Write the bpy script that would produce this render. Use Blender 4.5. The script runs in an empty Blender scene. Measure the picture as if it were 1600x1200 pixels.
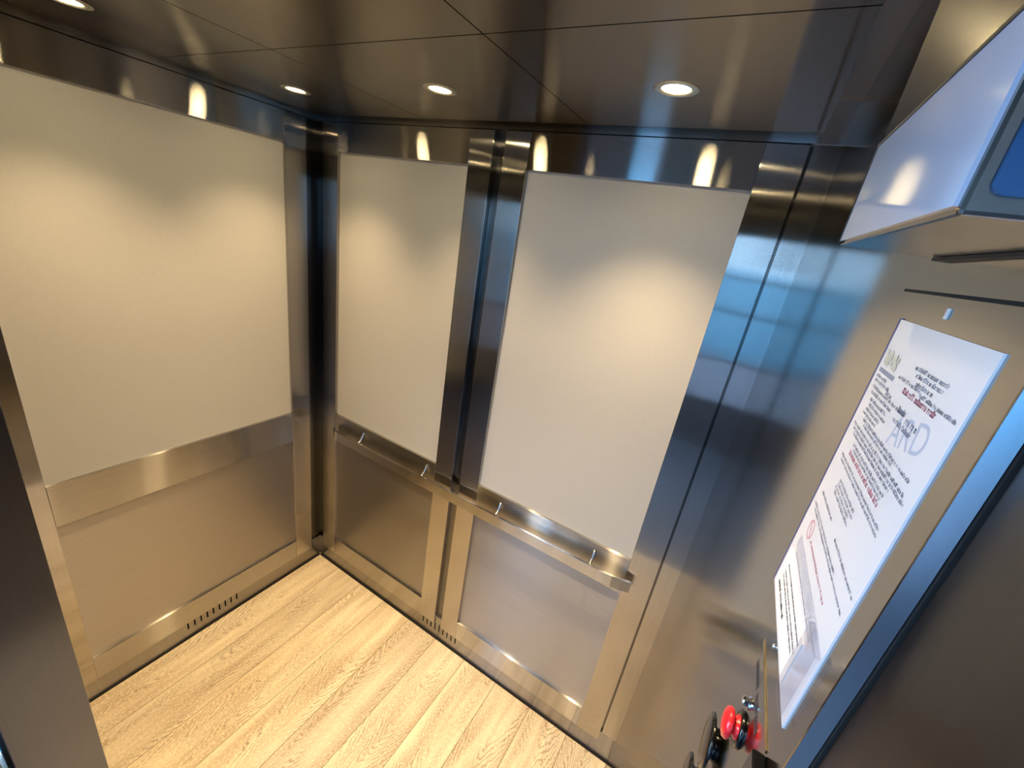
import bpy, bmesh, math, random
from mathutils import Vector, Matrix
random.seed(7)
C = bpy.context.scene.collection
scene = bpy.context.scene

# ------------------------------------------------------------------ camera
cd = bpy.data.cameras.new('camera'); cam = bpy.data.objects.new('camera', cd); C.objects.link(cam)
cd.sensor_fit = 'HORIZONTAL'; cd.sensor_width = 36.0
cd.lens = 36.0 * 645.5946 / 1600.0
cd.clip_start = 0.005; cd.clip_end = 100
Rr = ((0.8521271, 0.4995192, 0.15607684), (0.3025, -0.2267, -0.9258), (-0.42705908, 0.83610141, -0.34431814))
rx = Vector(Rr[0]).normalized(); fw = Vector(Rr[2]).normalized(); up = rx.cross(fw).normalized()
rx = fw.cross(up).normalized()
cam.matrix_world = Matrix(((rx.x, up.x, -fw.x, 1.6608), (rx.y, up.y, -fw.y, -1.2149), (rx.z, up.z, -fw.z, 1.9), (0, 0, 0, 1)))
scene.camera = cam

# ------------------------------------------------------------------ world: blue daylight outside the lift
w = bpy.data.worlds.new('world'); scene.world = w; w.use_nodes = True
nt = w.node_tree; nt.nodes.clear()
wo = nt.nodes.new('ShaderNodeOutputWorld'); bg = nt.nodes.new('ShaderNodeBackground')
tc = nt.nodes.new('ShaderNodeTexCoord'); sx = nt.nodes.new('ShaderNodeSeparateXYZ'); cr = nt.nodes.new('ShaderNodeValToRGB')
nt.links.new(tc.outputs['Generated'], sx.inputs[0])
mp = nt.nodes.new('ShaderNodeMapRange'); mp.inputs['From Min'].default_value = -0.35; mp.inputs['From Max'].default_value = 0.25
nt.links.new(sx.outputs['Z'], mp.inputs['Value']); nt.links.new(mp.outputs[0], cr.inputs[0])
el = cr.color_ramp.elements
el[0].position = 0.0; el[0].color = (0.03, 0.12, 0.26, 1)
el[1].position = 1.0; el[1].color = (0.25, 0.41, 0.68, 1)
e = el.new(0.56); e.color = (0.07, 0.26, 0.52, 1)
e = el.new(0.60); e.color = (0.30, 0.56, 0.88, 1)
nt.links.new(cr.outputs[0], bg.inputs[0]); bg.inputs[1].default_value = 10.0
nt.links.new(bg.outputs[0], wo.inputs[0])

# ------------------------------------------------------------------ exposure
scene.view_settings.view_transform = 'Standard'; scene.view_settings.look = 'None'
scene.view_settings.exposure = 1.0; scene.view_settings.gamma = 1.0; scene.view_settings.use_curve_mapping = False
SPOT_W = 20.0
LAMP_COL = (1.0, 0.72, 0.39)

# ------------------------------------------------------------------ dimensions
W = 1.737            # right wall x
XC = [0.283, 0.852, 1.4246]; YC = [-0.284, -0.787]; ZC = 2.194
YF = -1.07           # inner face of the front return
YJ = -1.193          # outer end of the jamb
XE = 0.635

# ------------------------------------------------------------------ materials
def mat(name):
    m = bpy.data.materials.new(name); m.use_nodes = True
    m.node_tree.nodes.clear()
    out = m.node_tree.nodes.new('ShaderNodeOutputMaterial')
    return m, m.node_tree, out
def steel(name, grain, rough=0.28, aniso=0.75, col=(0.60, 0.575, 0.54), wave=0.0, wscale=3.0, dull=0.0, line=0.08):
    m, t, out = mat(name); N = t.nodes.new; L = t.links.new
    g = N('ShaderNodeBsdfAnisotropic'); g.distribution = 'GGX'
    g.inputs['Color'].default_value = (*col, 1); g.inputs['Roughness'].default_value = rough
    g.inputs['Anisotropy'].default_value = aniso
    v = N('ShaderNodeCombineXYZ'); v.inputs[0].default_value, v.inputs[1].default_value, v.inputs[2].default_value = grain
    L(v.outputs[0], g.inputs['Tangent'])
    tc = N('ShaderNodeTexCoord')
    geo = N('ShaderNodeNewGeometry')
    mpn = N('ShaderNodeMapping')
    sc = [420, 420, 420]
    for i in range(3):
        if abs(grain[i]) > .5: sc[i] = 7
    mpn.inputs['Scale'].default_value = sc
    L(geo.outputs['Position'], mpn.inputs['Vector'])
    n = N('ShaderNodeTexNoise'); n.inputs['Scale'].default_value = 1; n.inputs['Detail'].default_value = 2
    L(mpn.outputs[0], n.inputs['Vector'])
    mr = N('ShaderNodeMapRange'); mr.inputs['From Min'].default_value = .3; mr.inputs['From Max'].default_value = .7
    mr.inputs['To Min'].default_value = 1 - line; mr.inputs['To Max'].default_value = 1 + line * .5
    L(n.outputs['Fac'], mr.inputs['Value'])
    mx = N('ShaderNodeMix'); mx.data_type = 'RGBA'; mx.blend_type = 'MULTIPLY'; mx.inputs[0].default_value = 1
    mx.inputs[6].default_value = (*col, 1)
    L(mr.outputs[0], mx.inputs[7])
    lw = N('ShaderNodeLayerWeight'); lw.inputs['Blend'].default_value = .5          # metal reflects more at grazing angles
    pw = N('ShaderNodeMath'); pw.operation = 'POWER'; pw.inputs[1].default_value = 4.0; L(lw.outputs['Facing'], pw.inputs[0])
    fx = N('ShaderNodeMix'); fx.data_type = 'RGBA'; L(pw.outputs[0], fx.inputs[0]); L(mx.outputs[2], fx.inputs[6]); fx.inputs[7].default_value = (.80, .79, .78, 1)
    L(fx.outputs[2], g.inputs['Color'])
    if wave > 0:
        wn = N('ShaderNodeTexNoise'); wn.inputs['Scale'].default_value = wscale; wn.inputs['Detail'].default_value = 1.5
        L(geo.outputs['Position'], wn.inputs['Vector'])
        b = N('ShaderNodeBump'); b.inputs['Strength'].default_value = 1.0; b.inputs['Distance'].default_value = wave
        L(wn.outputs['Fac'], b.inputs['Height']); L(b.outputs[0], g.inputs['Normal'])
    if dull > 0:
        d = N('ShaderNodeBsdfDiffuse'); d.inputs[0].default_value = (col[0] * .9, col[1] * .9, col[2] * .9, 1)
        ms = N('ShaderNodeMixShader'); ms.inputs[0].default_value = dull
        L(g.outputs[0], ms.inputs[1]); L(d.outputs[0], ms.inputs[2]); L(ms.outputs[0], out.inputs[0])
    else:
        L(g.outputs[0], out.inputs[0])
    return m
def princ(name, col, rough=.5, metal=0, coat=0, emis=None, es=0, alpha=1, spec=.5):
    m, t, out = mat(name)
    p = t.nodes.new('ShaderNodeBsdfPrincipled')
    p.inputs['Base Color'].default_value = (*col, 1); p.inputs['Roughness'].default_value = rough
    p.inputs['Metallic'].default_value = metal; p.inputs['Coat Weight'].default_value = coat
    p.inputs['Specular IOR Level'].default_value = spec
    if emis: p.inputs['Emission Color'].default_value = (*emis, 1); p.inputs['Emission Strength'].default_value = es
    t.links.new(p.outputs[0], out.inputs[0])
    return m
M = {}
M['stile'] = steel('brushed_steel_upright', (0, 0, 1), .15, .82, col=(.46, .435, .41), wave=.0006, wscale=5)
M['rail_x'] = steel('brushed_steel_rail_back', (1, 0, 0), .16, .86, col=(.46, .44, .41), wave=.0002, wscale=4)
M['rail_y'] = steel('brushed_steel_rail_left', (0, 1, 0), .16, .86, col=(.46, .44, .41), wave=.0002, wscale=4)
M['recess'] = steel('brushed_steel_recess', (0, 0, 1), .17, .8, col=(.17, .165, .16))
M['ceil'] = steel('brushed_steel_ceiling', (1, 0, 0), .17, .80, col=(.20, .17, .14), wave=.0002, wscale=2.5, line=.03)
M['roof'] = steel('steel_car_roof', (1, 0, 0), .35, .3, col=(.45, .40, .36), dull=.2)
M['right'] = steel('brushed_steel_control_wall', (0, 1, 0), .115, .45, col=(.36, .357, .355), wave=.0002, wscale=2.0, line=.03)
M['jamb'] = steel('brushed_steel_door_return', (0, 0, 1), .28, .6, col=(.16, .155, .155), line=.04)
M['lower_x'] = steel('dull_steel_inlay_back', (1, 0, 0), .38, .55, col=(.39, .37, .355), line=.05)
M['lower_y'] = steel('dull_steel_inlay_left', (0, 1, 0), .40, .55, col=(.42, .385, .345), line=.05)
M['plinth_x'] = steel('brushed_steel_plinth_back', (1, 0, 0), .22, .75, col=(.36, .34, .32))
M['plinth_y'] = steel('brushed_steel_plinth_left', (0, 1, 0), .22, .75, col=(.36, .34, .32))
M['bar'] = steel('brushed_steel_handrail', (1, 0, 0), .17, .7, col=(.55, .53, .50))
M['house'] = steel('brushed_steel_housing', (0, 1, 0), .19, .6, col=(.30, .28, .26))
M['polish'] = princ('polished_steel', (.75, .72, .68), .18, 1)
M['edge'] = princ('satin_steel_edge', (.36, .41, .46), .22, 1)
M['black'] = princ('black_gloss', (.005, .005, .005), .16, 0, coat=.15)
M['gasket_and_gap'] = princ('black_gasket_and_gap', (.012, .012, .014), .6)
M['dark'] = princ('dark_gap', (.004, .004, .004), .9)
M['red'] = princ('red_plastic', (.78, .012, .02), .28, 0, coat=.6)
M['chrome'] = princ('chrome', (.9, .9, .9), .08, 1)
M['gold'] = princ('brassy_edge', (.50, .42, .27), .3, 1)
M['paper'] = princ('permit_paper', (.90, .87, .90), .3, 0, coat=1.0, spec=.8)
M['card'] = princ('cream_card', (.82, .77, .72), .5)
M['bluefilm'] = princ('dark_blue_plastic', (.02, .03, .16), .3)
M['ink'] = princ('grey_ink', (.33, .32, .37), .7)
M['inkdark'] = princ('black_ink', (.07, .065, .07), .7)
M['inkred'] = princ('red_ink', (.64, .27, .30), .7)
M['inkfaint'] = princ('pale_grey_ink', (.58, .57, .64), .7)
M['inkpale'] = princ('very_pale_ink', (.55, .54, .61), .7)
M['inkgold'] = princ('gold_ink', (.72, .62, .46), .7)
M['lens'] = princ('lit_lens', (1, .95, .85), .4, emis=(1.0, .80, .44), es=75)
M['fill_panel'] = princ('added_fill_diffuser', (.9, .9, .9), .5, emis=(.86, .92, 1.0), es=10)  # glow of the added landing fill panel
M['trim'] = princ('satin_nickel_ring', (.62, .60, .52), .35, 1)
M['lav'] = princ('lavender_gloss_panel', (.62, .64, .78), .06, 0, coat=.6, spec=1.0)
M['screen'] = princ('blue_display_glass', (.015, .10, .26), .12, 0, coat=.6, spec=.8)
M['soft'] = princ('satin_housing_steel', (.30, .27, .235), .30, 1)
M['hallfloor'] = princ('landing_tile', (.17, .19, .22), .35)
M['hallwall'] = princ('landing_paint', (.16, .17, .19), .8)
M['mull'] = princ('dark_window_frame', (.02, .022, .025), .5)
# tinted glass of the landing window
m, t, out = mat('tinted_window_glass')
tr = t.nodes.new('ShaderNodeBsdfTransparent'); tr.inputs[0].default_value = (.30, .30, .28, 1)
gl = t.nodes.new('ShaderNodeBsdfGlossy'); gl.inputs['Roughness'].default_value = .02
ms = t.nodes.new('ShaderNodeMixShader'); ms.inputs[0].default_value = .06
t.links.new(tr.outputs[0], ms.inputs[1]); t.links.new(gl.outputs[0], ms.inputs[2]); t.links.new(ms.outputs[0], out.inputs[0])
M['tint'] = m
m2 = m.copy(); m2.name = 'lightly_tinted_window_glass'; M['tint_light'] = m2
for n_ in m2.node_tree.nodes:
    if n_.type == 'BSDF_TRANSPARENT': n_.inputs[0].default_value = (.62, .60, .60, 1)
m, t, out = mat('clear_pocket_plastic')
tr = t.nodes.new('ShaderNodeBsdfTransparent'); tr.inputs[0].default_value = (.93, .93, .96, 1)
gl = t.nodes.new('ShaderNodeBsdfGlossy'); gl.inputs['Roughness'].default_value = .1
ms = t.nodes.new('ShaderNodeMixShader'); ms.inputs[0].default_value = .12
t.links.new(tr.outputs[0], ms.inputs[1]); t.links.new(gl.outputs[0], ms.inputs[2]); t.links.new(ms.outputs[0], out.inputs[0])
M['clear'] = m
# white woven laminate
m, t, out = mat('white_laminate'); N = t.nodes.new; L = t.links.new
p = N('ShaderNodeBsdfPrincipled'); p.inputs['Roughness'].default_value = .5
geo = N('ShaderNodeNewGeometry'); acc = []
for sc in ((900, 900, 60), (60, 60, 900)):
    a = N('ShaderNodeMapping'); a.inputs['Scale'].default_value = sc; L(geo.outputs['Position'], a.inputs[0])
    n = N('ShaderNodeTexNoise'); n.inputs['Scale'].default_value = 1; n.inputs['Detail'].default_value = 1; L(a.outputs[0], n.inputs[0]); acc.append(n)
ad = N('ShaderNodeMath'); ad.operation = 'ADD'; L(acc[0].outputs['Fac'], ad.inputs[0]); L(acc[1].outputs['Fac'], ad.inputs[1])
rr = N('ShaderNodeMapRange'); rr.inputs['From Min'].default_value = .7; rr.inputs['From Max'].default_value = 1.3
rr.inputs['To Min'].default_value = .96; rr.inputs['To Max'].default_value = 1.02; L(ad.outputs[0], rr.inputs['Value'])
mx = N('ShaderNodeMix'); mx.data_type = 'RGBA'; mx.blend_type = 'MULTIPLY'; mx.inputs[0].default_value = 1; mx.inputs[6].default_value = (.53, .515, .49, 1)
L(rr.outputs[0], mx.inputs[7]); L(mx.outputs[2], p.inputs['Base Color']); L(p.outputs[0], out.inputs[0])
M['white'] = m
# oak plank floor: planks run along Y, 0.175 m wide
m, t, out = mat('limed_oak_planks')
p = N = None
N = t.nodes.new; L = t.links.new
def math_(op, a, b=None, c=None):
    n = N('ShaderNodeMath'); n.operation = op
    for i, v in enumerate((a, b, c)):
        if v is None: continue
        if isinstance(v, (int, float)): n.inputs[i].default_value = v
        else: L(v, n.inputs[i])
    return n.outputs[0]
geo = N('ShaderNodeNewGeometry'); sep = N('ShaderNodeSeparateXYZ'); L(geo.outputs['Position'], sep.inputs[0])
u = math_('DIVIDE', math_('SUBTRACT', sep.outputs['X'], 0.16 - 0.175), 0.175)
idx = math_('FLOOR', u); fr = math_('FRACT', u)
wn = N('ShaderNodeTexWhiteNoise'); wn.noise_dimensions = '1D'; L(idx, wn.inputs['W'])
rnd = wn.outputs['Value']
xl = math_('MULTIPLY', math_('SUBTRACT', fr, math_('ADD', math_('MULTIPLY', rnd, .7), .15)), 0.175)   # distance from the heart line
yo = math_('ADD', sep.outputs['Y'], math_('MULTIPLY', rnd, 37.0))
cv = N('ShaderNodeCombineXYZ'); L(math_('ADD', xl, math_('MULTIPLY', idx, 3.7)), cv.inputs[0]); L(yo, cv.inputs[1])
# cathedral figure: contour lines of a long paraboloid, disturbed by noise
mpn = N('ShaderNodeMapping'); mpn.inputs['Scale'].default_value = (11, 2.6, 1); L(cv.outputs[0], mpn.inputs[0])
dn = N('ShaderNodeTexNoise'); dn.inputs['Scale'].default_value = 1.0; dn.inputs['Detail'].default_value = 2.5; dn.inputs['Roughness'].default_value = .55; L(mpn.outputs[0], dn.inputs[0])
mpj = N('ShaderNodeMapping'); mpj.inputs['Scale'].default_value = (60, 55, 1); L(cv.outputs[0], mpj.inputs[0])
jn = N('ShaderNodeTexNoise'); jn.inputs['Scale'].default_value = 1.0; jn.inputs['Detail'].default_value = 1.0; L(mpj.outputs[0], jn.inputs[0])
xs2 = math_('MULTIPLY', xl, 95.0)
par = math_('SUBTRACT', math_('SQRT', math_('ADD', math_('MULTIPLY', xs2, xs2), 1.5)), math_('MULTIPLY', yo, 26.0))
ph = math_('ADD', math_('ADD', par, math_('MULTIPLY', dn.outputs['Fac'], 9.0)), math_('MULTIPLY', jn.outputs['Fac'], .9))
sw = math_('FRACT', ph)
ring = math_('POWER', math_('ABSOLUTE', math_('SUBTRACT', math_('MULTIPLY', sw, 2.0), 1.0)), 2.6)
ringmask = N('ShaderNodeMapRange'); ringmask.inputs['From Min'].default_value = .43; ringmask.inputs['From Max'].default_value = .58
mk = N('ShaderNodeTexNoise'); mk.inputs['Scale'].default_value = 1; mk.inputs['Detail'].default_value = 1
mpk = N('ShaderNodeMapping'); mpk.inputs['Scale'].default_value = (12, 3.2, 1); mpk.inputs['Location'].default_value = (5, 9, 2); L(cv.outputs[0], mpk.inputs[0]); L(mpk.outputs[0], mk.inputs[0])
L(mk.outputs['Fac'], ringmask.inputs['Value'])
ringf = math_('MULTIPLY', ring, ringmask.outputs[0])
# fine pores and pale flecks
mpp = N('ShaderNodeMapping'); mpp.inputs['Scale'].default_value = (500, 45, 1); L(cv.outputs[0], mpp.inputs[0])
pn = N('ShaderNodeTexNoise'); pn.inputs['Scale'].default_value = 1.0; pn.inputs['Detail'].default_value = 2; L(mpp.outputs[0], pn.inputs[0])
mpf = N('ShaderNodeMapping'); mpf.inputs['Scale'].default_value = (190, 120, 1); L(cv.outputs[0], mpf.inputs[0])
fn = N('ShaderNodeTexNoise'); fn.inputs['Scale'].default_value = 1.0; fn.inputs['Detail'].default_value = 2; L(mpf.outputs[0], fn.inputs[0])
mpl = N('ShaderNodeMapping'); mpl.inputs['Scale'].default_value = (22, 2.2, 1); mpl.inputs['Location'].default_value = (3, 1, 0); L(cv.outputs[0], mpl.inputs[0])
ln = N('ShaderNodeTexNoise'); ln.inputs['Scale'].default_value = 1.0; ln.inputs['Detail'].default_value = 4; L(mpl.outputs[0], ln.inputs[0])
base = N('ShaderNodeValToRGB'); L(ln.outputs['Fac'], base.inputs[0])
base.color_ramp.elements[0].position = .32; base.color_ramp.elements[0].color = (.54, .41, .26, 1)
base.color_ramp.elements[1].position = .66; base.color_ramp.elements[1].color = (.80, .69, .49, 1)
def mixc(f, a, b, mode='MIX'):
    n = N('ShaderNodeMix'); n.data_type = 'RGBA'; n.blend_type = mode
    if isinstance(f, (int, float)): n.inputs[0].default_value = f
    else: L(f, n.inputs[0])
    for i, v in ((6, a), (7, b)):
        if isinstance(v, tuple): n.inputs[i].default_value = (*v, 1)
        else: L(v, n.inputs[i])
    return n.outputs[2]
c1 = mixc(math_('MULTIPLY', ringf, .80), base.outputs[0], (.23, .15, .08))
pm = N('ShaderNodeMapRange'); pm.inputs['From Min'].default_value = .55; pm.inputs['From Max'].default_value = .72; pm.inputs['To Max'].default_value = .55; L(pn.outputs['Fac'], pm.inputs['Value'])
c2 = mixc(pm.outputs[0], c1, (.42, .31, .19))
fm = N('ShaderNodeMapRange'); fm.inputs['From Min'].default_value = .50; fm.inputs['From Max'].default_value = .66; fm.inputs['To Max'].default_value = .60; L(fn.outputs['Fac'], fm.inputs['Value'])
c3 = mixc(fm.outputs[0], c2, (.88, .79, .59))
tone = math_('ADD', math_('MULTIPLY', rnd, .16), .90)
tn = N('ShaderNodeCombineXYZ'); L(tone, tn.inputs[0]); L(tone, tn.inputs[1]); L(tone, tn.inputs[2])
c4 = mixc(1.0, c3, tn.outputs[0], 'MULTIPLY')
edge = math_('LESS_THAN', math_('MINIMUM', fr, math_('SUBTRACT', 1.0, fr)), 0.0075)
c5 = mixc(math_('MULTIPLY', edge, .85), c4, (.16, .10, .05))
p = N('ShaderNodeBsdfPrincipled'); p.inputs['Roughness'].default_value = .42; L(c5, p.inputs['Base Color'])
bmp = N('ShaderNodeBump'); bmp.inputs['Strength'].default_value = .25; bmp.inputs['Distance'].default_value = .0008
L(math_('SUBTRACT', 1.0, math_('MAXIMUM', edge, math_('MULTIPLY', ringf, .5))), bmp.inputs['Height']); L(bmp.outputs[0], p.inputs['Normal'])
L(p.outputs[0], out.inputs[0]); M['oak'] = m

# ------------------------------------------------------------------ helpers
def box(bm, x0, x1, y0, y1, z0, z1, bev=0.0):
    b = bmesh.new()
    vs = [b.verts.new((x, y, z)) for x in (x0, x1) for y in (y0, y1) for z in (z0, z1)]
    for f in ((0, 1, 3, 2), (4, 6, 7, 5), (0, 4, 5, 1), (2, 3, 7, 6), (0, 2, 6, 4), (1, 5, 7, 3)):
        b.faces.new([vs[i] for i in f])
    bmesh.ops.recalc_face_normals(b, faces=b.faces)
    if bev > 0: bmesh.ops.bevel(b, geom=list(b.edges), offset=bev, segments=2, affect='EDGES', profile=.6)
    me = bpy.data.meshes.new('t'); b.to_mesh(me); b.free(); bm.from_mesh(me); bpy.data.meshes.remove(me)
def obj(name, bm, m, parent=None, smooth=False):
    me = bpy.data.meshes.new(name); bm.to_mesh(me); bm.free()
    me.materials.append(m)
    if smooth:
        for f in me.polygons: f.use_smooth = True
    o = bpy.data.objects.new(name, me); C.objects.link(o)
    if parent is not None:
        par_loc = Vector((0, 0, 0)); q = parent
        while q is not None: par_loc += q.location; q = q.parent
        me.transform(Matrix.Translation(-par_loc)); o.parent = parent
    return o
def B(*a, **k):
    bm = bmesh.new(); box(bm, *a, **k); return bm
def thing(name, label, cat, loc, group=None):
    o = bpy.data.objects.new(name, None); o.empty_display_size = .05; C.objects.link(o)
    o.location = loc; o['label'] = label; o['category'] = cat
    if group: o['group'] = group
    return o
def tag(o, label, cat, group=None):
    o['label'] = label; o['category'] = cat
    if group: o['group'] = group
    return o
def struct(name, bm, m, parent=None):
    o = obj(name, bm, m, parent)
    if parent is None: o['kind'] = 'structure'
    return o
def lathe(prof, axis, centre, seg=48):
    """profile of (radius, distance along axis) pairs revolved round an axis"""
    bm = bmesh.new(); a = Vector(axis).normalized()
    t1 = a.orthogonal().normalized(); t2 = a.cross(t1); rings = []
    for r, h in prof:
        if r < 1e-6: rings.append([bm.verts.new(Vector(centre) + a * h)])
        else: rings.append([bm.verts.new(Vector(centre) + a * h + (t1 * math.cos(k * 2 * math.pi / seg) + t2 * math.sin(k * 2 * math.pi / seg)) * r) for k in range(seg)])
    for p_, q_ in zip(rings, rings[1:]):
        for k in range(seg):
            k2 = (k + 1) % seg
            if len(p_) == 1 and len(q_) == 1: continue
            if len(p_) == 1: bm.faces.new((p_[0], q_[k2], q_[k]))
            elif len(q_) == 1: bm.faces.new((p_[k], p_[k2], q_[0]))
            else: bm.faces.new((p_[k], p_[k2], q_[k2], q_[k]))
    bmesh.ops.recalc_face_normals(bm, faces=bm.faces)
    return bm
def sweep(path, prof, closed_ends=True, upv=(0, 0, 1)):
    """sweep a closed 2D profile (side, up) along a 3D path"""
    bm = bmesh.new(); rings = []; n = len(path); U = Vector(upv)
    for i, P in enumerate(path):
        P = Vector(P)
        d = (Vector(path[min(i + 1, n - 1)]) - Vector(path[max(i - 1, 0)])).normalized()
        s = d.cross(U).normalized(); v = s.cross(d).normalized()
        rings.append([bm.verts.new(P + s * a + v * b) for a, b in prof])
    k = len(prof)
    for r0, r1 in zip(rings, rings[1:]):
        for j in range(k): bm.faces.new((r0[j], r0[(j + 1) % k], r1[(j + 1) % k], r1[j]))
    bm.faces.new(rings[0][::-1]); bm.faces.new(rings[-1])
    bmesh.ops.recalc_face_normals(bm, faces=bm.faces)
    return bm

# ------------------------------------------------------------------ room shell
struct('floor', B(-.03, 1.78, -1.30, .03, -.03, 0), M['oak'])
struct('ceiling', B(-.06, 1.80, -1.22, .06, 2.262, 2.29), M['roof'])
struct('wall_back', B(-.06, 1.80, .018, .05, 0, 2.262), M['recess'])
struct('trim_12', B(1.6825, W, .008, .018, .13, 2.1815), M['stile'])      # corner filler beside the last unit
struct('wall_left', B(-.05, -.018, -1.07, .018, 0, 2.262), M['recess'])
# right wall sheet: from the corner to its front edge, a step 6 mm proud of the door post
struct('wall_right', B(W, W + .03, -1.0395, .018, 0, 2.262, bev=.0008), M['right'])
# plinths with real vent slots
def plinth(name, axis, a0, a1, f0, f1, slots, sw_, z0, z1, h, m):
    bm = bmesh.new()
    def bb(u0, u1, q0, q1):
        if axis == 'x': box(bm, u0, u1, f0, f1, q0, q1)
        else: box(bm, f0, f1, u0, u1, q0, q1)
    bb(a0, a1, 0, z0); bb(a0, a1, z1, h)
    prev = a0
    for s in slots:
        bb(prev, s - sw_ / 2, z0, z1); prev = s + sw_ / 2
    bb(prev, a1, z0, z1)
    return struct(name, bm, m)
sx_ = [.8665 + (k - 4) * .0247 for k in range(9)]
sy_ = [-.547 + (k - 4) * .0252 for k in range(9)]
bbk = plinth('baseboard_back', 'x', -.010, W, .008, .0175, sx_, .006, .042, .090, .13, M['plinth_x'])
bbl = plinth('baseboard_left', 'y', -1.07, .008, -.0175, -.008, sy_, .006, .046, .086, .13, M['plinth_y'])
obj('vent_backing', B(.75, .98, .0170, .0179, .03, .095), M['dark'], bbk)
obj('vent_backing', B(-.0179, -.0170, -.66, -.43, .035, .095), M['dark'], bbl)
struct('trim_1', B(.0, W, -.001, .008, 0, .004), M['dark'])          # shadow joint where floor meets plinth
struct('trim_2', B(-.008, .001, -1.07, 0, 0, .004), M['dark'])
# front of the car: left return, header, right door post
struct('wall_front', B(-.018, XE, YJ, YF, 0, 2.262, bev=.0015), M['jamb'])
struct('door_1', B(XE, W + .02, YJ, YF, 2.05, 2.262, bev=.001), M['jamb'])
struct('trim_3', B(W + .0066, W + .06, -1.60, -1.0450, 0, 2.262), M['jamb'])
bm = bmesh.new()                                                        # slanted edge strip of the control wall
q0 = [(W, -1.0401), (W + .0052, -1.0425), (W + .0058, -1.0405), (W + .0005, -1.0385)]
lo_ = [bm.verts.new((a, b, 0)) for a, b in q0]; hi_ = [bm.verts.new((a, b, 2.262)) for a, b in q0]
bm.faces.new(lo_); bm.faces.new(hi_[::-1])
for k in range(4): bm.faces.new((lo_[k], lo_[(k + 1) % 4], hi_[(k + 1) % 4], hi_[k]))
bmesh.ops.recalc_face_normals(bm, faces=bm.faces)
struct('trim_4', bm, M['edge'])
struct('trim_9', B(-.01, W, .003, .018, 2.1815, 2.262), M['rail_x'])      # upstand above the wall units
struct('trim_10', B(-.018, -.003, -1.07, .003, 2.1815, 2.262), M['rail_y'])
struct('trim_5', B(W + .0056, W + .010, -1.0440, -1.0400, 0, 2.262), M['dark'])
# left door leaf slid into its pocket, just outside the return
struct('door_2', B(XE - .75, XE - .012, YJ - .045, YJ - .014, 0, 2.10), M['jamb'])

# ------------------------------------------------------------------ landing outside (only mirrored in the steel)
struct('floor_landing', B(-3.0, 4.0, -9.0, -1.30, -.05, -.008), M['hallfloor'])
struct('wall_landing_left', B(-1.3, -1.2, -3.5, -1.25, 0, 1.2), M['hallwall'])
struct('wall_landing_right', B(3.0, 3.1, -3.5, -1.25, 0, 2.8), M['hallwall'])
bm = bmesh.new()
box(bm, -1.2, .16, -3.56, -3.5, 0, 2.8); box(bm, 1.05, 1.36, -3.56, -3.5, 0, 2.8); box(bm, 1.90, 3.1, -3.56, -3.5, 0, 2.8)
for a_, b_ in ((.16, 1.05), (1.36, 1.90)): box(bm, a_, b_, -3.56, -3.5, 2.25, 2.8); box(bm, a_, b_, -3.56, -3.5, 0, .5)
struct('wall_landing_far', bm, M['hallwall'])
bm = bmesh.new(); box(bm, -1.2, -.018, -1.30, YJ - .05, 0, 2.8); box(bm, 1.83, 3.1, -1.32, -1.24, 0, 2.8); box(bm, -.018, 1.83, -1.32, -1.22, 2.12, 2.8)
struct('wall_landing_near', bm, M['hallwall'])
struct('ceiling_landing', B(-1.2, 3.1, -3.56, -1.22, 2.8, 2.85), M['hallwall'])
win = bmesh.new()
box(win, .16, 1.05, -3.55, -3.51, 2.22, 2.25); box(win, .16, .18, -3.55, -3.51, 0, 2.25); box(win, .46, .50, -3.55, -3.51, 0, 2.25)
box(win, .16, 1.05, -3.55, -3.51, 1.02, 1.06); box(win, .16, 1.05, -3.55, -3.51, 1.50, 1.52); box(win, 1.02, 1.05, -3.55, -3.51, 0, 2.25)
for z_ in (.5, .98, 1.46, 1.80, 2.22): box(win, 1.36, 1.90, -3.55, -3.51, z_, z_ + .03)
for x_ in (1.36, 1.87): box(win, x_, x_ + .03, -3.55, -3.51, .5, 2.25)
bm_l = B(.3, .9, -2.5, -1.95, 2.780, 2.795); struct('added_fill_panel', bm_l, M['fill_panel'])   # added unseen fill panel in the landing ceiling, brightens the notice
wo_ = struct('window_1', win, M['mull'])
obj('glass_pane', B(.50, 1.02, -3.535, -3.53, 0, 2.22), M['tint'], wo_)
obj('glass_pane', B(1.39, 1.87, -3.535, -3.53, .5, 2.22), M['tint_light'], wo_)

# ------------------------------------------------------------------ wall units
BV = .0011
def unit_back(x0, x1, sl, sr, label):
    """panel unit on the back wall: x0..x1 overall, inner stile edges sl, sr"""
    t = thing('wall_panel_unit', label, 'wall panel', ((x0 + x1) / 2, 0, .088), 'framed panel units of the lift walls')
    obj('stile', B(x0, sl, 0, .0165, .088, 2.179, bev=BV), M['stile'], t)
    obj('stile', B(sr, x1, 0, .0165, .088, 2.179, bev=BV), M['stile'], t)
    obj('top_rail', B(sl, sr, .0004, .0165, 2.0763, 2.179, bev=BV), M['rail_x'], t)
    obj('middle_rail', B(sl, sr, .0004, .0165, .796, .9405, bev=BV), M['rail_x'], t)
    obj('bottom_rail', B(sl, sr, .0004, .0165, .088, .188, bev=BV), M['rail_x'], t)
    obj('white_inlay', B(sl, sr, .0125, .0155, .9405, 2.0763), M['white'], t)
    obj('steel_inlay', B(sl, sr, .0110, .0155, .188, .796), M['lower_x'], t)
    return t
unit_back(.029, .8375, .1174, .7481, 'narrower framed steel and white panel unit on the back wall, next to the left corner')
unit_back(.879, 1.6758, .9661, 1.5873, 'framed steel and white panel unit on the back wall, nearest the permit notice')
t = thing('wall_panel_unit', 'widest framed steel and white panel unit, on the left wall above the wood floor', 'wall panel', (0, -.54, .088), 'framed panel units of the lift walls')
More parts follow.
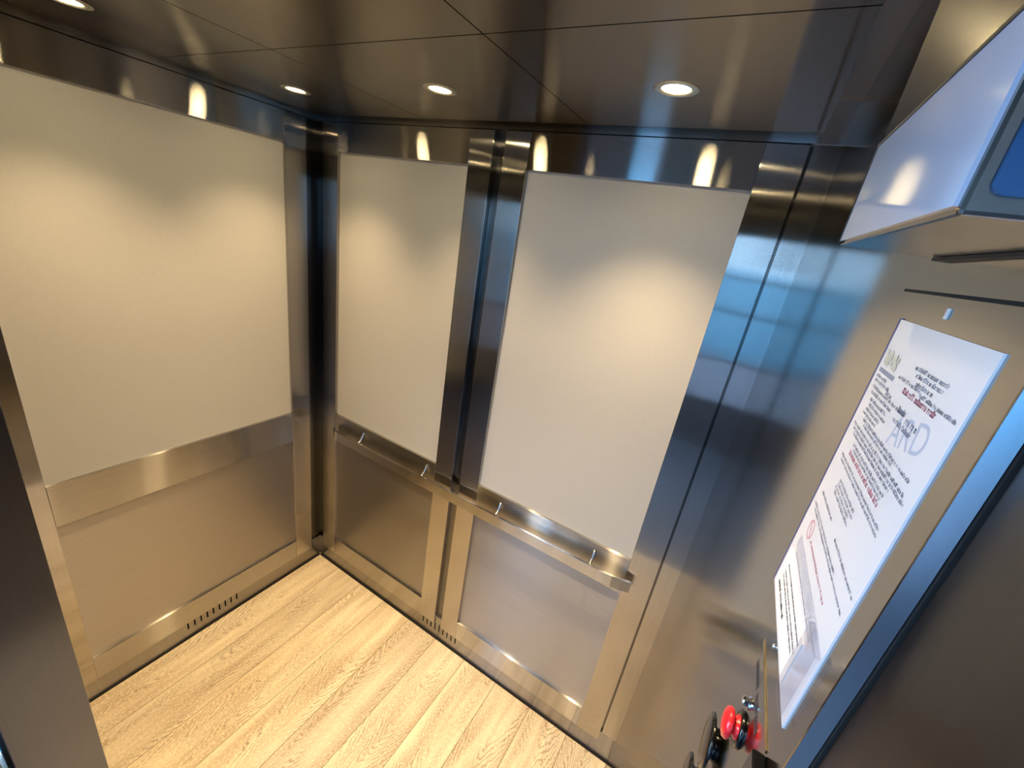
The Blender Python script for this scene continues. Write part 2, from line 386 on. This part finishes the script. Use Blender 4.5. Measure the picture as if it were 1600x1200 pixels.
obj('stile', B(-.0165, 0, -.1412, -.0521, .088, 2.179, bev=BV), M['stile'], t)
obj('stile', B(-.0165, 0, -1.032, -.943, .088, 2.179, bev=BV), M['stile'], t)
obj('top_rail', B(-.0165, -.0004, -.943, -.1412, 2.0755, 2.179, bev=BV), M['rail_y'], t)
obj('middle_rail', B(-.0165, -.0004, -.943, -.1412, .796, .9465, bev=BV), M['rail_y'], t)
obj('bottom_rail', B(-.0165, -.0004, -.943, -.1412, .088, .1926, bev=BV), M['rail_y'], t)
obj('white_inlay', B(-.0155, -.0125, -.943, -.1412, .9465, 2.0755), M['white'], t)
obj('steel_inlay', B(-.0155, -.0110, -.943, -.1412, .1926, .796), M['lower_y'], t)

# ------------------------------------------------------------------ handrail
RZ = .858; RY = -.038
hr = thing('handrail', 'flat brushed steel handrail running along the back wall below the white panels', 'handrail', (.88, RY, RZ))
path = [(.128, -.012, RZ), (.142, -.024, RZ), (.160, -.033, RZ), (.185, RY, RZ)]
path += [(.185 + (1.50 - .185) * k / 12, RY, RZ) for k in range(1, 13)]
path += [(1.525, RY + .001, RZ), (1.55, RY + .004, RZ), (1.58, RY + .010, RZ), (1.612, RY + .019, RZ)]
hh = .0225; tt = .0035
prof = [(-tt, -hh), (tt, -hh), (tt + .0006, -hh + .001), (tt + .0006, hh - .001), (tt, hh), (-tt, hh), (-tt - .0006, hh - .001), (-tt - .0006, -hh + .001)]
obj('rail_bar', sweep(path, prof), M['bar'], hr)
circ = [(.0052 * math.cos(a * math.pi / 5), .0052 * math.sin(a * math.pi / 5)) for a in range(10)]
for x in (.318, .703, 1.080, 1.468):
    pts = []
    for k in range(11):
        s = k / 10
        pts.append((x, RY + .002 + (abs(RY) - .002) * s, RZ + .016 + .042 * (s ** 2.0)))
    obj('bracket', sweep(pts, circ, upv=(1, 0, 0)), M['polish'], hr, smooth=True)

# ------------------------------------------------------------------ suspended ceiling panels and downlights
xs = [.040, .566, 1.152, 1.690]; ys = [-.030, -.5345, -1.040]; g = .0014
rowname = ['over the back wall', 'in the row by the doorway']
pos = [['at the left corner', 'in the middle', 'beside the right wall'], ['at the left wall', 'in the middle', 'beside the right wall']]
HR = .0385; RR = .0
def disc_hole_panel(x0, x1, y0, y1, cx, cy, r):
    """thin ceiling panel with a real round cut-out for its lamp"""
    bm = bmesh.new(); seg = 40
    def ring(z, rad): return [bm.verts.new((cx + rad * math.cos(2 * math.pi * k / seg), cy + rad * math.sin(2 * math.pi * k / seg), z)) for k in range(seg)]
    def outer(z):
        v = []
        for k in range(seg):
            a = 2 * math.pi * k / seg; c, s = math.cos(a), math.sin(a)
            tx = ((x1 - cx) if c > 0 else (x0 - cx)) / c if abs(c) > 1e-9 else 1e9
            ty = ((y1 - cy) if s > 0 else (y0 - cy)) / s if abs(s) > 1e-9 else 1e9
            tm = min(tx, ty); v.append([cx + c * tm, cy + s * tm])
        for X in (x0, x1):
            for Y in (y0, y1):
                k = min(range(seg), key=lambda q: (v[q][0] - X) ** 2 + (v[q][1] - Y) ** 2); v[k] = [X, Y]
        return [bm.verts.new((a_, b_, z)) for a_, b_ in v]
    z0, z1 = ZC, ZC + .006
    ib, ob, it, ot = ring(z0, r), outer(z0), ring(z1, r), outer(z1)
    for k in range(seg):
        q = (k + 1) % seg
        bm.faces.new((ib[k], ob[k], ob[q], ib[q])); bm.faces.new((it[k], it[q], ot[q], ot[k]))
        bm.faces.new((ib[k], ib[q], it[q], it[k])); bm.faces.new((ob[k], ot[k], ot[q], ob[q]))
    bmesh.ops.recalc_face_normals(bm, faces=bm.faces)
    return bm
for j in range(2):
    for i in range(3):
        x0, x1 = xs[i] + g, xs[i + 1] - g; y1, y0 = ys[j] - g, ys[j + 1] + g
        cx, cy = XC[i], YC[j]
        o = obj('ceiling_panel', disc_hole_panel(x0, x1, y0, y1, cx, cy, .034), M['ceil'])
        me = o.data; me.transform(Matrix.Translation((-cx, -cy, -ZC))); o.location = (cx, cy, ZC)
        tag(o, 'dark brushed steel ceiling panel with one downlight, %s, %s' % (pos[j][i], rowname[j]), 'ceiling panel', 'suspended ceiling panels')
        d = thing('downlight', 'glowing round downlight in the ceiling, %s, %s' % (pos[j][i], rowname[j]), 'downlight', (cx, cy, ZC), 'recessed downlights')
        rb = lathe([(.0275, .005), (.0268, .0010), (.0285, -.0014), (.0395, -.0012), (.0425, -.0003), (.0425, .0), (.034, .0)], (0, 0, 1), (cx, cy, ZC))
        obj('trim_ring', rb, M['trim'], d, smooth=True)
        lb = lathe([(0, .0016), (.018, .0018), (.0262, .0030), (.0262, .012), (0, .012)], (0, 0, 1), (cx, cy, ZC))
        obj('lens', lb, M['lens'], d, smooth=True)
        hb = lathe([(.0305, .004), (.0305, .030), (0, .030), (0, .0295), (.0300, .0295), (.0300, .004)], (0, 0, 1), (cx, cy, ZC))
        obj('can', hb, M['dark'], d)
        ld = bpy.data.lights.new('lamp', 'SPOT'); ld.energy = SPOT_W * (1.0, .92, 1.45)[i]; ld.color = LAMP_COL
        ld.spot_size = math.radians(99); ld.spot_blend = 1.0; ld.shadow_soft_size = .022
        lo = bpy.data.objects.new('lamp', ld); C.objects.link(lo); lo.parent = d; lo.location = (0, 0, -.004)
# backing tray that closes the joints of the suspended ceiling
struct('trim_6', B(xs[0] + .01, xs[3] - .01, ys[2] + .01, ys[0] - .01, ZC + .036, ZC + .040), M['dark'])

# ------------------------------------------------------------------ permit notice
def SY(s): return -.907 - .115 * s
def SZ(t_): return 1.888 - .188 * t_
X1 = W
sg = thing('permit_notice', 'white printed permit notice with red headings on the right wall', 'notice', (W, -.9645, 1.70))
obj('blue_edge', B(X1 - .0009, X1, -.9070, -.9042, 1.6990, 1.8885), M['bluefilm'], sg)
obj('paper', B(X1 - .0008, X1, -1.0220, -.907, 1.6995, 1.888), M['paper'], sg)
XP = X1 - .0008
rg = random.Random(3)
def scribble(bm, s0, s1, t0, h, slope=0.0, wmin=2, wmax=8, weight=.34):
    """one line of print too small to read: words made of short strokes, h = letter height in m"""
    y = SY(s0); yend = SY(s1); adv = h * .62
    while y > yend:
        for k in range(rg.randint(wmin, wmax)):
            if y - adv < yend: break
            z = SZ(t0) - slope * (SY(s0) - y); hl = h * (1 if rg.random() < .3 else .72); wd = adv * weight
            ty = rg.random()
            def q(a, b, c, d_):
                vs = [bm.verts.new((XP - .00008, yy, zz)) for yy, zz in ((y - a, z + c), (y - b, z + c), (y - b, z + d_), (y - a, z + d_))]; bm.faces.new(vs)
            q(0, wd, 0, hl)
            if ty < .55: q(adv * .5, adv * .5 + wd, 0, hl * .9)
            if ty > .3: q(0, adv * .8, hl * .70, hl * .95)
            if ty < .7: q(0, adv * .8, 0, hl * .24)
            y -= adv
        y -= adv * .75
dark_, grey_, faint_ = bmesh.new(), bmesh.new(), bmesh.new()
H1 = .0021
for s0, s1, t0, h in ((.46, .82, .098, H1), (.50, .80, .113, H1), (.54, .73, .130, H1), (.33, .62, .139, .0018), (.62, .97, .146, .0018)): scribble(grey_, s0, s1, t0, h)
red_ = bmesh.new(); scribble(red_, .45, .84, .163, .0030, weight=.42); obj('red_line', red_, M['inkred'], sg)
for s0, s1, t0, h in ((.04, .22, .172, .0018), (.05, .30, .186, .002), (.28, .38, .196, .0022), (.06, .60, .206, .0019), (.08, .44, .222, .002), (.50, .60, .205, .003), (.62, .76, .214, .0032),
                     (.12, .40, .240, .0018), (.14, .44, .255, .0018), (.12, .38, .270, .0018), (.50, .74, .232, .0024), (.1, .36, .284, .0017)): scribble(dark_ if t0 < .235 else grey_, s0, s1, t0, h)
for s0, s1, t0 in ((.16, .90, .300), (.20, .70, .312), (.05, .92, .330), (.08, .95, .343), (.12, .80, .356)): scribble(dark_, s0, s1, t0, .0019)
for s0, s1, t0 in ((.20, .78, .376), (.24, .76, .388)): scribble(grey_, s0, s1, t0, .0018)
red_ = bmesh.new(); scribble(red_, .20, .78, .406, .0030, weight=.42); obj('red_line', red_, M['inkred'], sg)
for s0, s1, t0 in ((.10, .88, .432), (.12, .90, .446), (.26, .60, .484), (.26, .62, .498), (.24, .58, .512), (.26, .60, .526)): scribble(grey_, s0, s1, t0, .0018)
for s0, s1, t0, h in ((.10, .42, .580, .0021), (.55, .97, .590, .0020), (.06, .74, .632, .0018), (.10, .95, .646, .0019)): scribble(dark_, s0, s1, t0, h)
red_ = bmesh.new(); scribble(red_, .28, .78, .712, .0022); obj('red_line', red_, M['inkred'], sg)
for t0 in (.760, .772, .784, .796): scribble(faint_, .10, .90, t0, .0018)
scribble(grey_, .15, .85, .808, .0016)
obj('dark_print', dark_, M['ink'], sg); obj('grey_print', grey_, M['ink'], sg); obj('pale_print', faint_, M['inkfaint'], sg)
# small emblem with a bar under it at the top left
em = bmesh.new()
for k in range(46):
    s = .05 + .2 * rg.random(); t0 = .09 + .04 * rg.random(); d_ = .0007 + .0011 * rg.random()
    vs = [em.verts.new((XP - .00008 - .000004 * k, SY(s) + a * d_, SZ(t0) + b * d_)) for a, b in ((-1, -1), (1, -1), (1, 1), (-1, 1))]; em.faces.new(vs)
obj('emblem', em, M['inkgold'], sg)
bmx = bmesh.new(); vs = [bmx.verts.new((XP - .00008, SY(s), SZ(t0))) for s, t0 in ((.04, .143), (.29, .143), (.29, .156), (.04, .156))]; bmx.faces.new(vs)
obj('emblem_bar', bmx, M['ink'], sg)
# prohibition ring
def flat_ring(cy, cz, r0, r1, seg=32):
    b = bmesh.new(); a_ = []; c_ = []
    for k in range(seg):
        q = 2 * math.pi * k / seg
        a_.append(b.verts.new((XP - .0001, cy + r0 * math.cos(q), cz + r0 * math.sin(q)))); c_.append(b.verts.new((XP - .0001, cy + r1 * math.cos(q), cz + r1 * math.sin(q))))
    for k in range(seg): b.faces.new((a_[k], a_[(k + 1) % seg], c_[(k + 1) % seg], c_[k]))
    return b
rb = flat_ring(SY(.20), SZ(.692), .0052, .0062)
q = [(-.0042, -.0035), (-.0034, -.0043), (.0042, .0035), (.0034, .0043)]
rb.faces.new([rb.verts.new((XP - .0001, SY(.20) + a, SZ(.692) + b)) for a, b in q])
obj('prohibition_mark', rb, M['inkred'], sg)
# large pale letters across the sheet
def letters(txt, size, y, z, m, parent, name, xx, rot=0.0, flip=False):
    cu = bpy.data.curves.new(name, 'FONT'); cu.body = txt; cu.size = size; cu.extrude = 0.0
    ob = bpy.data.objects.new(name, cu); C.objects.link(ob); bpy.context.view_layer.update()
    me = bpy.data.meshes.new_from_object(ob.evaluated_get(bpy.context.evaluated_depsgraph_get()))
    C.objects.unlink(ob); bpy.data.objects.remove(ob)
    c, s = math.cos(rot), math.sin(rot)
    for v in me.vertices:
        a, b = v.co.x, v.co.y; a, b = a * c - b * s, a * s + b * c
        v.co = Vector((xx, y - a, z + b))
    bm = bmesh.new(); bm.from_mesh(me); bpy.data.meshes.remove(me)
    return obj(name, bm, m, parent)
letters('ARD', .0200, SY(.54), SZ(.285), M['inkpale'], sg, 'pale_letters', XP - .00003, rot=.20)
# small framed card in the lower left corner of the notice
cardo = obj('corner_card', B(XP - .0006, XP, SY(.80), SY(.05), SZ(.985), SZ(.835)), M['card'], sg)
XPs = XP; XP = XP - .0006
b2 = bmesh.new()
for s0, s1, t0, h in ((.16, .78, .865, .0016), (.14, .78, .895, .0014), (.14, .74, .915, .0016), (.12, .46, .955, .0030)): scribble(b2, s0, s1, t0, h, weight=.5)
XP = XPs
obj('card_print', b2, M['inkdark'], cardo)
obj('clear_pocket', B(XP - .0024, XP - .0020, SY(.995), SY(.80), SZ(.99), SZ(.76)), M['clear'], sg)
obj('pocket_edge', B(XP - .0026, XP, SY(.995), SY(.80), SZ(.762), SZ(.756)), M['clear'], sg)

# ------------------------------------------------------------------ small fittings on the control wall
struct('trim_7', B(W - .0003, W + .0001, -1.037, -.885, 1.9028, 1.9044), M['dark'])       # slit seam of the control panel
struct('trim_8', B(W - .0006, W + .0001, -1.0195, -.944, 1.6760, 1.6785, bev=.0002), M['gold'])  # bright edge above the service fittings
o = obj('latch', B(W - .006, W, -1.037, -1.0205, 1.660, 1.6765, bev=.001), M['black']); tag(o, 'small black latch at the front end of the bright metal edge under the notice', 'latch')
o = obj('sticker', B(W - .0008, W, -.9635, -.9600, 1.8935, 1.8982, bev=.0003), M['card']); tag(o, 'tiny pale tab stuck above the permit notice', 'tab')
o = obj('screw', lathe([(0, .0016), (.0009, .0014), (.0014, .0007), (.0015, 0), (0, 0)], (-1, 0, 0), (W, -.9646, 1.6935), 20), M['chrome'], smooth=True); tag(o, 'tiny bright screw head just below the permit notice', 'screw')
ky = thing('key_lock', 'small chrome key lock beside the red push button', 'lock', (W, -.9720, 1.6515))
obj('lock_barrel', lathe([(0, .0042), (.0022, .0042), (.0026, .0036), (.0028, 0), (0, 0)], (-1, 0, 0), (W, -.9720, 1.6515), 12), M['chrome'], ky)
obj('lock_collar', lathe([(0, .0012), (.0036, .0010), (.0040, 0), (0, 0)], (-1, 0, 0), (W, -.9720, 1.6515), 24), M['chrome'], ky)
# engraved words above the lock (unreadable in the photo)
eng = bmesh.new(); XPs = XP; XP = W
def word(y0, y1, z, h):
    y = y0
    while y > y1:
        for a, b, c, d_ in ((0, .0006, 0, h), (.0010, .0016, 0, h * .8), (0, .0014, h * .4, h * .6)):
            vs = [eng.verts.new((W - .0001, yy, zz)) for yy, zz in ((y - a, z + c), (y - b, z + c), (y - b, z + d_), (y - a, z + d_))]; eng.faces.new(vs)
        y -= .0024
word(-.9505, -.972, 1.6620, .0060); word(-.9750, -.986, 1.6600, .0060); word(-.9880, -.9985, 1.6590, .0062)
XP = XPs
o = obj('engraved_lettering', eng, M['inkdark']); tag(o, 'row of small black engraved words on the steel beside the key lock', 'lettering')
# red mushroom push button
RBY, RBZ = -.9776, 1.6345
rb_ = thing('push_button', 'red mushroom-shaped push button on a black collar', 'button', (W, RBY, RBZ))
obj('collar', lathe([(.0075, 0), (.0108, 0), (.0110, .0012), (.0098, .0022), (.0075, .0018), (.0070, .0008)], (-1, 0, 0), (W, RBY, RBZ)), M['black'], rb_, smooth=True)
obj('stem', lathe([(.0068, .0), (.0070, .0030), (.0045, .0045), (.0045, .0058), (0, .0058)], (-1, 0, 0), (W, RBY, RBZ)), M['red'], rb_, smooth=True)
obj('cap', lathe([(0, .0052), (.0080, .0052), (.0092, .0060), (.0095, .0072), (.0086, .0088), (.0055, .0100), (0, .0106)], (-1, 0, 0), (W, RBY, RBZ)), M['red'], rb_, smooth=True)
# two black knobs further down
for yy, zz, rr_, lab in ((-.950, 1.5775, .0190, 'larger glossy black knob directly beneath the red push button'), (-.944, 1.522, .0175, 'glossy black knob at the bottom edge of the picture, furthest down the right wall')):
    kb = thing('control_knob', lab, 'knob', (W, yy, zz), 'black knobs under the red button')
    obj('bezel', lathe([(rr_ * .55, 0), (rr_ * .60, .0022), (rr_ * .5, .003), (0, .003)], (-1, 0, 0), (W, yy, zz)), M['black'], kb, smooth=True)
    obj('dial', lathe([(0, .0030), (rr_ * .92, .0036), (rr_, .0044), (rr_ * .97, .0056), (rr_ * .80, .0064), (0, .0068)], (-1, 0, 0), (W, yy, zz)), M['black'], kb, smooth=True)

# ------------------------------------------------------------------ display housing under the ceiling on the right wall
dh = thing('display_housing', 'stainless box with pale glossy side and blue screen, high on the right wall', 'display', (1.6945, -.9155, 1.92))
BX = 1.6945; Y0, Y1 = -1.067, -.9155
obj('housing', B(BX, W, Y0, Y1, 1.9205, 2.150, bev=.0012), M['house'], dh)
obj('side_panel', B(BX - .0010, BX, Y0 + .0012, Y1 - .0022, 1.9225, 1.9685), M['lav'], dh)
bm = bmesh.new(); box(bm, BX - .0014, BX, Y0, Y1 - .0010, 1.9685, 1.9700); box(bm, BX - .0014, BX, Y1 - .0022, Y1 - .0010, 1.9212, 1.9700)
obj('gasket', bm, M['gasket_and_gap'], dh)
def rrect(x0, x1, z0, z1, r, ya, yb):
    b = bmesh.new(); pts = []
    for cx, cz, a0 in ((x1 - r, z1 - r, 0), (x0 + r, z1 - r, 90), (x0 + r, z0 + r, 180), (x1 - r, z0 + r, 270)):
        for k in range(7): a = math.radians(a0 + 15 * k); pts.append((cx + r * math.cos(a), cz + r * math.sin(a)))
    lo_ = [b.verts.new((x, ya, z)) for x, z in pts]; hi_ = [b.verts.new((x, yb, z)) for x, z in pts]
    b.faces.new(lo_); b.faces.new(hi_[::-1]); n = len(pts)
    for k in range(n): b.faces.new((lo_[k], lo_[(k + 1) % n], hi_[(k + 1) % n], hi_[k]))
    bmesh.ops.recalc_face_normals(b, faces=b.faces); return b
obj('screen', rrect(BX + .0036, W - .003, 1.9252, 2.10, .003, Y0 - .0012, Y0), M['screen'], dh)
obj('shadow_gap_strip', B(W - .004, W, Y0, Y1 - .006, 1.9188, 1.9203), M['gasket_and_gap'], dh)  # black strip painted in as the shadow gap between housing and wall
dh.rotation_euler = (0, 0, math.radians(1.15))
